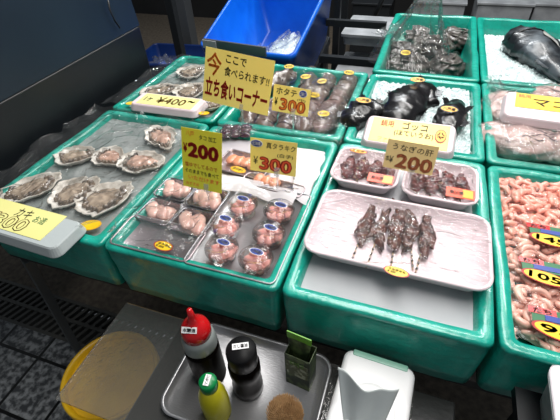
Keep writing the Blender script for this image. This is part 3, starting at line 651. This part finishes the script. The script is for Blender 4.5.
# clear bag: open cone gathered upward
bg=thing('plastic_bag','clear plastic bag gathered upward over the grey fish','bag',(at(408,58,-.06).x,at(408,58,-.06).y,-.07))
v=[];f=[];N=48;K=22
top=onplane(436,-22,1.75,0,0)-Vector(bg.location); top=Vector((top.x,top.y,.42))
mid=Vector((.03,.10,.14))
for i in range(K+1):
    u=i/K; c=Vector((.01,.0,.0)).lerp(mid,min(1,u*2)) if u<.5 else mid.lerp(top,(u-.5)*2)
    r=(.16*(1-u)**1.6+.022+.03*max(0,u-.75)*4*.5)
    for j in range(N):
        a=2*PI*j/N; rr=r*(1+.28*noise.noise(Vector((math.cos(a)*3,math.sin(a)*3,u*2)))+.12*math.sin(a*11+u*3)*min(1,u*3)); v.append(c+Vector((rr*math.cos(a),rr*math.sin(a)*.9,0)))
for i in range(K):
    for j in range(N): f.append((i*N+j,i*N+(j+1)%N,(i+1)*N+(j+1)%N,(i+1)*N+j))
link('bag_film',v,f,'film',bg)
a=bg.location
sheet('bag_corner',[at(372,33,.03)-a,at(381,38,.03)-a,at(403,30,.02)-a,at(398,22,.02)-a],'filmh','',par=bg,amp=.016,fq=30,nx=16,ny=12)
# ---------------------------------------------------------------- pale sacs box
for i,(p,a,b,m,l) in enumerate([((505,108),.075,.11,'sac','bagged pale sac at the back left corner beside the yellow sign'),((555,100),.085,.09,'sac','bagged pale sac at the back right behind the yellow sign'),((521,140),.135,.08,'sac','large bagged pale pink sac with red printing at the front'),((568,148),.07,.07,'sac','pale pink sac cut by the right edge of the picture')]):
    q=at(*p,-.02); t=thing('pale_sac',l,'seafood',(q.x,q.y,-.06),(0,0,-.05))
    MB().blob((0,0,.035),(a*.93,b*.93,.042),seed=i+200,amp=.2,fq=2.2,n=4).build('flesh',m,t)
    mb=MB().blob((0,0,.036),(a,b,.046),seed=i+210,amp=.16,fq=3,n=4); mb.build('bag_film','filmh',t)
    if i==2: write(t,'たちこ',.0,.03,.012,.07,'ored',.03,z=.089)
    mb=MB(); rnd=random.Random(i)
    for k in range(9):
        x,y=rnd.uniform(-.5,.5)*a,rnd.uniform(-.7,.0)*b; r=math.sqrt(max(0,1-(x/a)**2-(y/b)**2)); mb.tube([Vector((x+.006*j,y+.006*math.sin(j+k),.035+.044*r*.93)) for j in range(5)],.0016,5)
    mb.build('veins','purple',t)
# ---------------------------------------------------------------- milt packs
def milt(cx,cy,w,d,label,m,seed,price=None,h=.035,z=-.048,lab=None):
    t=thing('milt_pack',label,'pack',(cx,cy,z),(0,0,0),'packs of curled milt')
    mb=MB(); rnd=random.Random(seed); nx=int(w/.0175); ny=int(d/.0145)
    mb.blob((0,0,h*.3),(w*.53,d*.6,h*.55),amp=.05,n=4)
    for j in range(ny):
        for i in range(nx):
            x=-w/2+w*(i+.5+rnd.uniform(-.4,.4))/nx; y=-d/2+d*(j+.5+rnd.uniform(-.4,.4))/ny
            e=min(1,1.35*math.sqrt(max(0,(1-(2*x/w)**4)*(1-(2*y/d)**4)))); a=rnd.uniform(0,PI*2); L=rnd.uniform(.016,.028); c=rnd.uniform(-3,3); r=rnd.uniform(.0055,.0085)
            P=[];ang=a; p=Vector((x,y,h*(.45+.5*e)+rnd.uniform(-.004,.004)))
            for k in range(6): P.append(p.copy()); p+=Vector((math.cos(ang)*L/3,math.sin(ang)*L/3,.0015*math.sin(k))); ang+=c/5
            mb.tube(P,[r*.45,r*.9,r*1.05,r*.95,r*.9,r*.4],8,.9)
    mb.build('milt',m,t)
    sheet('wrap',[(-w/2,-d/2,h*1.0),(w/2,-d/2,h*1.0),(w/2,d/2,h*1.0),(-w/2,d/2,h*1.0)],'wrap','',par=t,amp=.007,fq=15,nx=44,ny=30,seed=seed,sag=-.010)
    if price:
        px,py=price[1]; q=at(px-10,py,z+h+.02); lx,ly=q.x-cx,q.y-cy; zt=h+.016
        l=MB().box((lx+.025,ly+.028,zt),(.085,.03,.0008)).build('label','green',t,False)
        MB().box((lx+.0,ly+.037,zt+.0006),(.045,.014,.0008)).build('red_band','redp',l,False); MB().box((lx+.028,ly+.024,zt+.0008),(.05,.012,.0008)).build('blue_band','bluei',l,False)
        write(l,'たち',lx+.0,ly+.037,.011,.03,'white',.03,z=zt+.0012)
        oval(t,(lx+.02,ly,zt+.0005),.041,.0165,'stick','red',price[0],(0,0,-.16))
    return t
milt(.41,.895,.33,.11,'pink milt pack with no price sticker at the back of the right box','milt',1)
milt(.405,.79,.335,.13,'pink milt pack with the price beginning 14','milt',2,('145',(551,237)))
milt(.405,.67,.33,.13,'pink milt pack priced 105 in the middle of the right box','miltpale',3,('105',(544,274)))
milt(.40,.54,.32,.15,'front pink milt pack with the price beginning 9','miltpale',4,('98',(556,328)))
# film over oysters and others
sheet('plastic_film',[(-1.035,.44,.004),(-.63,.44,.012),(-.60,.96,.012),(-1.03,.96,.006)],'film','clear film draped over the front left oysters with loose raised edges',amp=.014,fq=8,seed=1,nx=70,ny=80,edge=.014)
sheet('plastic_film',[(-1.02,.99,.012),(-.63,.99,.012),(-.62,1.44,.014),(-1.0,1.44,.012)],'film','clear film draped over the far left oysters',amp=.009,fq=9,seed=2,nx=60,ny=60,edge=.006)
sheet('plastic_film',[(-.585,.43,.034),(-.39,.43,.030),(-.39,.68,.03),(-.58,.68,.03)],'film','clear film over the small steel trays of pale flesh',amp=.012,fq=12,seed=6,nx=60,ny=60,edge=-.012)
sheet('plastic_film',[(.235,1.0,.03),(.66,1.0,.03),(.66,1.46,.02),(.235,1.46,.02)],'film','clear film covering the box of pale pink sacs',amp=.010,fq=9,seed=8,nx=60,ny=60,edge=-.012)
sheet('plastic_film',[at(486,86,.0),at(499,92,.0),at(506,78,.004),at(488,76,.004)],'filmh','crumpled film corner poking out below the large fish',amp=.02,fq=40,seed=8,nx=16,ny=16)
# ---------------------------------------------------------------- work table things
k=Vector((-.235,.30,T)); st=thing('serving_tray','rectangular steel tray carrying the sauce bottles','tray',(-.215,.318,T))
v,f=loft(tray_rings(.315,.215,.016,.03,.0014,.006,.006),8); link('pan',v,f,'steelsheen',st)
b=thing('soy_bottle','tall dark sauce bottle with a red nozzle cap','bottle',(-.303,.318,T+.0016))
MB().lathe([(0,0),(.030,0),(.034,.004),(.034,.11),(.033,.125)],40).build('body','soy',b)
MB().lathe([(.033,.125),(.0335,.13),(.032,.15),(.027,.163),(.0,.163)],40).build('shoulder','clearw',b)
cp=MB().lathe([(.0275,.158),(.0278,.175),(.025,.186),(.016,.196),(.009,.203),(.0065,.22),(.0045,.236),(0,.237)],40).build('cap','redp',b)
st_=MB().box((0,0,0),(.028,.011,.0008)).build('sticker','white',b,False,loc=(0,-.0165,.1958),rot=(.72,0,.25)); write(st_,'本醸造',0,0,.007,.024,'ink',.02,z=.0007)
b=thing('sauce_bottle','dark sauce bottle with a wide black cap and white label','bottle',(-.214,.316,T+.0016))
MB().lathe([(0,0),(.028,0),(.031,.004),(.031,.03),(.026,.05),(.031,.075),(.031,.10),(.024,.112),(0,.112)],40).build('body','soy',b)
MB().lathe([(.026,.108),(.0285,.112),(.0285,.150),(.026,.155),(.0,.156)],40).build('cap','capblack',b)
st_=MB().box((0,0,0),(.030,.012,.0008)).build('sticker','white',b,False,loc=(-.002,.004,.1572),rot=(0,0,.45)); write(st_,'だし醤油',0,0,.0075,.026,'ink',.02,z=.0007)
pq=at(204,384,-.055); b=thing('lemon_bottle','yellow squeeze bottle with a green cap','bottle',(pq.x-.0,pq.y+.01,T+.0016))
MB().lathe([(0,0),(.023,0),(.0265,.006),(.0275,.05),(.0255,.085),(.018,.108),(.013,.115),(.0,.116)],36).build('body','lemon',b)
gc=MB(); pr=[]
gc.lathe([(.0155,.112),(.0165,.114),(.0165,.132),(.0145,.136),(0,.137)],36); gc.build('cap','greenp',b)
st_=MB().box((0,0,0),(.010,.020,.0008)).build('sticker','white',b,False,loc=(0,0,.1382),rot=(0,0,.15)); write(st_,'レ\nモ\nン',0,0,.017,.006,'ink',.02,z=.0007)
# carton with tube
c0=thing('wasabi_carton','open dark green carton holding a tube upright','carton',(-.116,.366,T+.0016),(0,0,-.12))
v,f=loft([(.052,.036,0,.001),(.052,.036,.118,.001),(.0505,.0345,.118,.001),(.0505,.0345,.012,.001)],2); link('carton_body',v,f,'carton',c0,smooth=False)
pl_=MB().box((0,-.0183,.070),(.044,.0006,.05))  .build('front_print','print',c0,False)
o=write(pl_,'本わさび',0,0,.018,.03,'tubegreen',.02); o.location=(0,-.0189,.095); o.rotation_euler=(PI/2,0,0)
tb=thing('wasabi_tube','green ended squeeze tube standing in the dark green carton','tube',(-.119,.368,T+.0142),(0,0,-.12))
v=[];f=[];pr=[(.006,.006,0),(.012,.012,.012),(.017,.012,.04),(.021,.006,.10),(.024,.0012,.135)]
for a,b_2,z in pr:
    for j in range(24): t_=2*PI*j/24; v.append((a*math.cos(t_),b_2*math.sin(t_),z))
for i in range(4):
    for j in range(24): f.append((i*24+j,i*24+(j+1)%24,(i+1)*24+(j+1)%24,(i+1)*24+j))
f.append(list(range(24))[::-1]); link('tube_body',v,f,'carton',tb)
MB().box((0,0,.143),(.049,.002,.020)).build('crimp','tubegreen',tb,False); 
# picks
ph=thing('pick_holder','round holder packed with brown wooden picks','pick holder',(-.114,.262,T+.0016))
MB().lathe([(0,0),(.026,0),(.029,.06),(.0275,.06),(.025,.003),(0,.003)],32).build('glass','cup',ph)
mb=MB(); rnd=random.Random(3)
for i in range(420):
    r=math.sqrt((i+.5)/420); a=i*2.39996; x,y=math.cos(a)*r,math.sin(a)*r
    h=.098-.014*r*r+rnd.uniform(-.002,.002); mb.tube([Vector((x*.022,y*.022,.004)),Vector((x*.0335,y*.0335,h-.004)),Vector((x*.0345,y*.0345,h))],[.0011,.0011,.0004],5)
o=mb.build('wooden_picks','pick',ph); o['kind']='stuff'
# tissue case
tc=thing('tissue_case','white rounded tissue case with a grey green back edge','tissue box',(.026,.297,T),(0,0,-.04))
W,D,H=.132,.212,.112
v,f=loft([(W-.006,D-.006,0,.014),(W,D,.006,.016),(W,D,H-.014,.016),(W-.003,D-.003,H-.007,.016),(W-.012,D-.012,H-.001,.014),(W-.022,D-.022,H,.012)],7); link('case','x' and v,f,'tissuebox',tc)
N=40;v=[];f=[]
pr=[(1.36,0),(1.30,.003),(1.02,.0035),(.92,.0015),(.90,.0005)]
for s,z in pr:
    for j in range(N): a=2*PI*j/N; v.append((.032*s*math.cos(a),.038*s*math.sin(a),H+z))
for i in range(len(pr)-1):
    for j in range(N): f.append((i*N+j,i*N+(j+1)%N,(i+1)*N+(j+1)%N,(i+1)*N+j))
link('opening_ring',v,f,'tissuebox',tc)
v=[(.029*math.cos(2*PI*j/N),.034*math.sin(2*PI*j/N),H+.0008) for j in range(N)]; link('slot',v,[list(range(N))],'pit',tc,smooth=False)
MB().box((0,D/2-.0075,H-.006),(W-.03,.014,.014)).build('back_edge','casegreen',tc,False,bevel=.003)
MB().box((W/2-.014,-.045,H+.0008),(.012,.03,.0008)).build('sticker','stickor',tc,False)
# tissue sheet: folded fan rising from slot
ti=None
a0=Vector(tc.location)
v=[];f=[];nu=30;nv=22
for j in range(nv+1):
    w=j/nv
    for i in range(nu+1):
        u=i/nu*2-1; sp=.027+.021*w**.8
        x=u*sp-.008-.006*w; dip=math.exp(-((u-.1)/.35)**2)
        y=-.030+.030*w+.008*u*u*w-.010*w*dip+.003*math.sin(u*6); z=H-.004+.100*w-.006*w*dip+.004*w*abs(u)
        v.append((x,y,z))
for j in range(nv):
    for i in range(nu): a=j*(nu+1)+i; f.append((a,a+1,a+nu+2,a+nu+1))
tt=link('tissue',v,f,'tissue',None,loc=a0,rot=(0,0,-.03)); tt.modifiers.new('solid','SOLIDIFY').thickness=.0006; tag(tt,'single tissue sheet standing up out of the white case','tissue')
# white clouded container at the right
q=at(547,355,-.0)
wc=thing('plastic_container','clouded white plastic container with rounded corners at the right edge','container',(.345,.345,-.09),(0,0,-.03))
v,f=loft([(.10,.15,0,.02),(.118,.168,.07,.024),(.128,.178,.072,.03),(.13,.18,.078,.03),(.124,.174,.080,.028),(.118,.168,.078,.026),(.11,.16,.068,.022)],7); link('tub',v,f,'bowl',wc)
v,f=loft([(.13,.18,.0805,.03),(.131,.181,.083,.03),(.122,.172,.0855,.028),(.112,.162,.0845,.024)],7); link('lid','x' and v,f,'foam',wc)
cr=thing('dark_stand','dark stand under the clouded plastic container','stand',(.345,.33,FZ))
MB().box((0,0,.7),(.17,.18,.02)).build('stand_top','black',cr,False)
for sx in(-1,1):
    for sy in (-1,1): leg(cr,(sx*.06,sy*.07,.69),(sx*.06,sy*.07,0),.02,'black')
# ---------------------------------------------------------------- black cabinet at the left
cb=thing('black_cabinet','large black cabinet standing left of the oyster boxes','cabinet',(-1.07,.55,FZ))
MB().box((-.35,0,.775),(.7,1.62,.35)).build('lower_body','black',cb,False,bevel=.006)
for sy in(-.7,.7):
    for sx in (-.66,-.62): pass
    leg(cb,(-.64,sy,.6),(-.64,sy,0),.06)
MB().box((-.35,.70,.3),(.5,.2,.598)).build('pedestal','black',cb,False)
v=[(0,-.81,.952),(0,.81,.952),(-.7,.81,.952),(-.7,-.81,.952),(-.02,-.81,1.17),(-.02,.81,1.17),(-.7,.81,1.17),(-.7,-.81,1.17)]
link('upper_lid',v,[(0,1,5,4),(1,2,6,5),(2,3,7,6),(3,0,4,7),(4,5,6,7),(0,3,2,1)],'blacksheen',cb,smooth=False)
o=Vector(cb.location)
def onx(px,py,X): d=ray(px,py); return Vector((0,0,S))+d*(X/d.x)
MB().tube([onx(107,-6,-1.066)-o,onx(110,10,-1.064)-o,onx(115,21,-1.062)-o,onx(120,28,-1.060)-o],.003,8).build('cable','ink',cb)
# ---------------------------------------------------------------- blue crate etc
def crate(name,c,w,d,h,rotz,m,label,par='crate'):
    t=thing(name,label,'crate',c,(0,0,rotz)); th=.006
    v,f=loft([(w-.10,d-.10,0,.03),(w-.012,d-.012,h-.03,.03),(w,d,h-.03,.035),(w,d,h,.035),(w-.022,d-.022,h,.028),(w-.022,d-.022,h-.008,.028),(w-.11,d-.11,.008,.028)],5); link('shell',v,f,m,t); return t
cA=at(203,42,0);cB=at(290,62,0); ang=math.atan2((cB-cA).y,(cB-cA).x); mid=(cA+cB)/2; dep=.80; wd=(cB-cA).length+.02
ang=-.06; RC=Matrix.Rotation(ang,3,'Z')@Matrix.Rotation(.33,3,'X'); dep=.62; wd=.46
cc_=mid+RC@Vector((0,dep/2,-.33))
ct=crate('blue_crate',tuple(cc_),wd,dep,.33,ang,'blue','large bright blue plastic crate holding bags of ice'); ct.rotation_euler=(.33,0,ang)
for i,(dx,dy,a,b,l) in enumerate([(-.09,-.13,.09,.13,'clear bag of ice at the left in the blue crate'),(.05,-.06,.11,.20,'clear bag of ice at the right in the blue crate')]):
    p=RC@Vector((dx,dy,.01))+cc_; t=thing('ice_bag',l,'bag',p,(.33,0,ang))
    MB().blob((0,0,.07),(a*.9,b*.9,.05),seed=i,amp=.3,n=4).build('ice_lump','ice',t); MB().blob((0,0,.075),(a,b,.062),seed=i+5,amp=.45,fq=3,n=4).build('bag_film','filmh',t)
stn=thing('crate_stand','dark sloping stand under the bright blue crate','stand',(cc_.x,cc_.y,FZ),(0,0,ang))
MB().box((0,0,cc_.z-FZ-.03),(.38,.56,.04),Matrix.Rotation(.33,3,'X')).build('stand_top','darkmetal',stn,False)
for sx in(-1,1):
    for sy in(-1,1): leg(stn,(sx*.16,sy*.22,cc_.z-FZ-.05+sy*.07),(sx*.16,sy*.22,0),.04)
p0=at(204,43,.018);p1=at(266,52,.018); d=p1-p0
bar=thing('steel_bar','polished steel bar lying along the near rim of the blue crate','bar',(p0+p1)/2,(0,0,math.atan2(d.y,d.x)))
MB().box((0,0,0),(d.length,.012,.04)).build('bar_body','greymetal',bar,False,bevel=.002)
MB().box((-d.length/2+.035,-.008,0),(.07,.006,.034)).build('end_plate','gtop',bar,False)
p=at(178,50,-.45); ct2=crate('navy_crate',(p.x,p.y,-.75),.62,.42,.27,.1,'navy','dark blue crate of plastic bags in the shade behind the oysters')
MB().box((p.x,p.y,-.775),(.6,.4,.046)).build('floor_pallet','darkmetal',None,False)
tag([o for o in C.objects if o.name.startswith('floor_pallet')][0],'low dark pallet under the navy crate','pallet'); 
for i,(dx,m,l) in enumerate([(-.15,'bluebag','crumpled clear bag with blue inside the navy crate'),(.12,'filmh','crumpled clear bag at the right of the navy crate')]):
    t=thing('crumpled_bag',l,'bag',(p.x+dx,p.y-.03,-.735)); MB().blob((0,0,.12),(.11,.11,.11),seed=i+20,amp=.5,fq=3,n=4).build('bag_film','filmh',t); MB().blob((0,0,.10),(.08,.08,.08),seed=i+24,amp=.5,fq=2.5,n=3).build('bag_filling','bluebag' if i==0 else 'paper',t)
# frames behind
def post(px,py,Y,w,z0,z1,m,label,name='steel_post'):
    q=onplane(px,py,Y,0,0); o=thing(name,label,'post',(q.x,Y,z0)); MB().box((0,0,(z1-z0)/2),(w,w,z1-z0)).build('post_body',m,o,False,bevel=.003)
    MB().box((0,0,.004),(w*1.5,w*1.5,.008)).build('foot_plate','darkmetal',o,False); return o
post(176,30,2.05,.045,FZ,.9,'darkmetal','dark upright post between the black cabinet and the blue crate')
post(183,8,3.1,.11,FZ,.9,'greymetal','blue grey upright post behind the dark one')
rk=thing('steel_rack','dark steel rack standing behind the seafood boxes','rack',(-.42,2.3,FZ))
for (px,py,Y,w,m) in [(322,30,2.3,.07,'darkmetal'),(337,20,2.32,.035,'darkmetal'),(345,5,2.9,.04,'darkmetal'),(300,0,3.3,.05,'darkmetal')]:
    q=onplane(px,py,Y,0,0); MB().box((q.x+.42,Y-2.3,.8),(w,w,1.6)).build('upright',m,rk,False)
for z,y,wd_ in [(-.02,2.1,.03),(-.16,1.98,.035),(.06,2.9,.03)]:
    MB().box((.07,y-2.3,z-FZ),(.30,wd_,wd_)).build('rail','darkmetal',rk,False)
d0=Vector((-.1,.55,.9)); MB().tube([Vector((.05,.3,.55)),Vector((.25,.35,1.1))],.014,8).build('brace','darkmetal',rk)
for i,(a,b,y,z,h,l) in enumerate([(338,388,2.35,-.10,.06,'upper pale grey foam box stacked on the rack'),(336,386,2.2,-.26,.12,'middle pale grey foam box stacked on the rack'),(334,384,2.15,-.40,.10,'lowest pale grey foam box stacked on the rack')]):
    xa=at(a,40,z).x*1.0; t=thing('grey_foam_box',l,'box',(-.315,y,z-h),(0,0,0),'grey boxes on the rack')
    v,f=loft([(.22,.30,0,.01),(.23,.32,h*.75,.01),(.23,.32,h*.76,.01),(.25,.34,h*.78,.012),(.25,.34,h,.012)],3); link('box_body',v,f,'gtop',t,smooth=False)
for i,(px,py,w,z,m,l) in enumerate([(372,4,.30,-.3,'darkmetal','dark box far behind the wrinkled fish'),(440,3,.36,-.25,'gtop','grey box behind the farthest middle green box'),(505,4,.34,-.2,'gtop','pale grey box behind the large fish'),(558,5,.28,-.2,'gtop','grey box at the top right corner')]):
    q=at(px,py,z); t=thing('storage_box',l,'box',(q.x,q.y+.16,FZ)); MB().box((0,0,(z-FZ)/2),(w,.4,z-FZ)).build('box_body',m,t,False,bevel=.006); MB().box((0,0,z-FZ+.008),(w+.02,.42,.016)).build('box_lid',m,t,False,bevel=.003)
# ---------------------------------------------------------------- lights
def area(loc,tgt,sx,sy,e,col=(1,1,1),name='ceiling_lamp'):
    l=bpy.data.lights.new(name,'AREA'); l.shape='RECTANGLE'; l.size=sx; l.size_y=sy; l.energy=e; l.color=col
    o=bpy.data.objects.new(name,l); C.objects.link(o); o.location=loc; o.rotation_euler=(Vector(tgt)-Vector(loc)).to_track_quat('-Z','Y').to_euler(); return o
area((.1,1.25,2.3),(-.05,1.2,0),3.0,.9,88,(1,.97,.94))
area((-.5,3.1,1.7),(-.3,.8,0),1.6,.05,34,(.95,.98,1),'tube_lamp')
area((.6,2.5,1.9),(.2,.8,0),1.6,.05,30,(1,.98,.95),'tube_lamp')
wd=bpy.data.worlds.new('world'); bpy.context.scene.world=wd; wd.use_nodes=True; wd.node_tree.nodes['Background'].inputs[0].default_value=(.78,.86,.95,1); wd.node_tree.nodes['Background'].inputs[1].default_value=.18
sc=bpy.context.scene; sc.view_settings.view_transform='Standard'; sc.view_settings.look='None'; sc.view_settings.gamma=1; sc.view_settings.exposure=0; sc.view_settings.use_curve_mapping=False
sc.cycles.transparent_max_bounces=24; sc.cycles.max_bounces=8; sc.cycles.use_denoising=True
for o in list(C.objects):
    if o.parent is None and o.type!='CAMERA': o.location.z+=UP
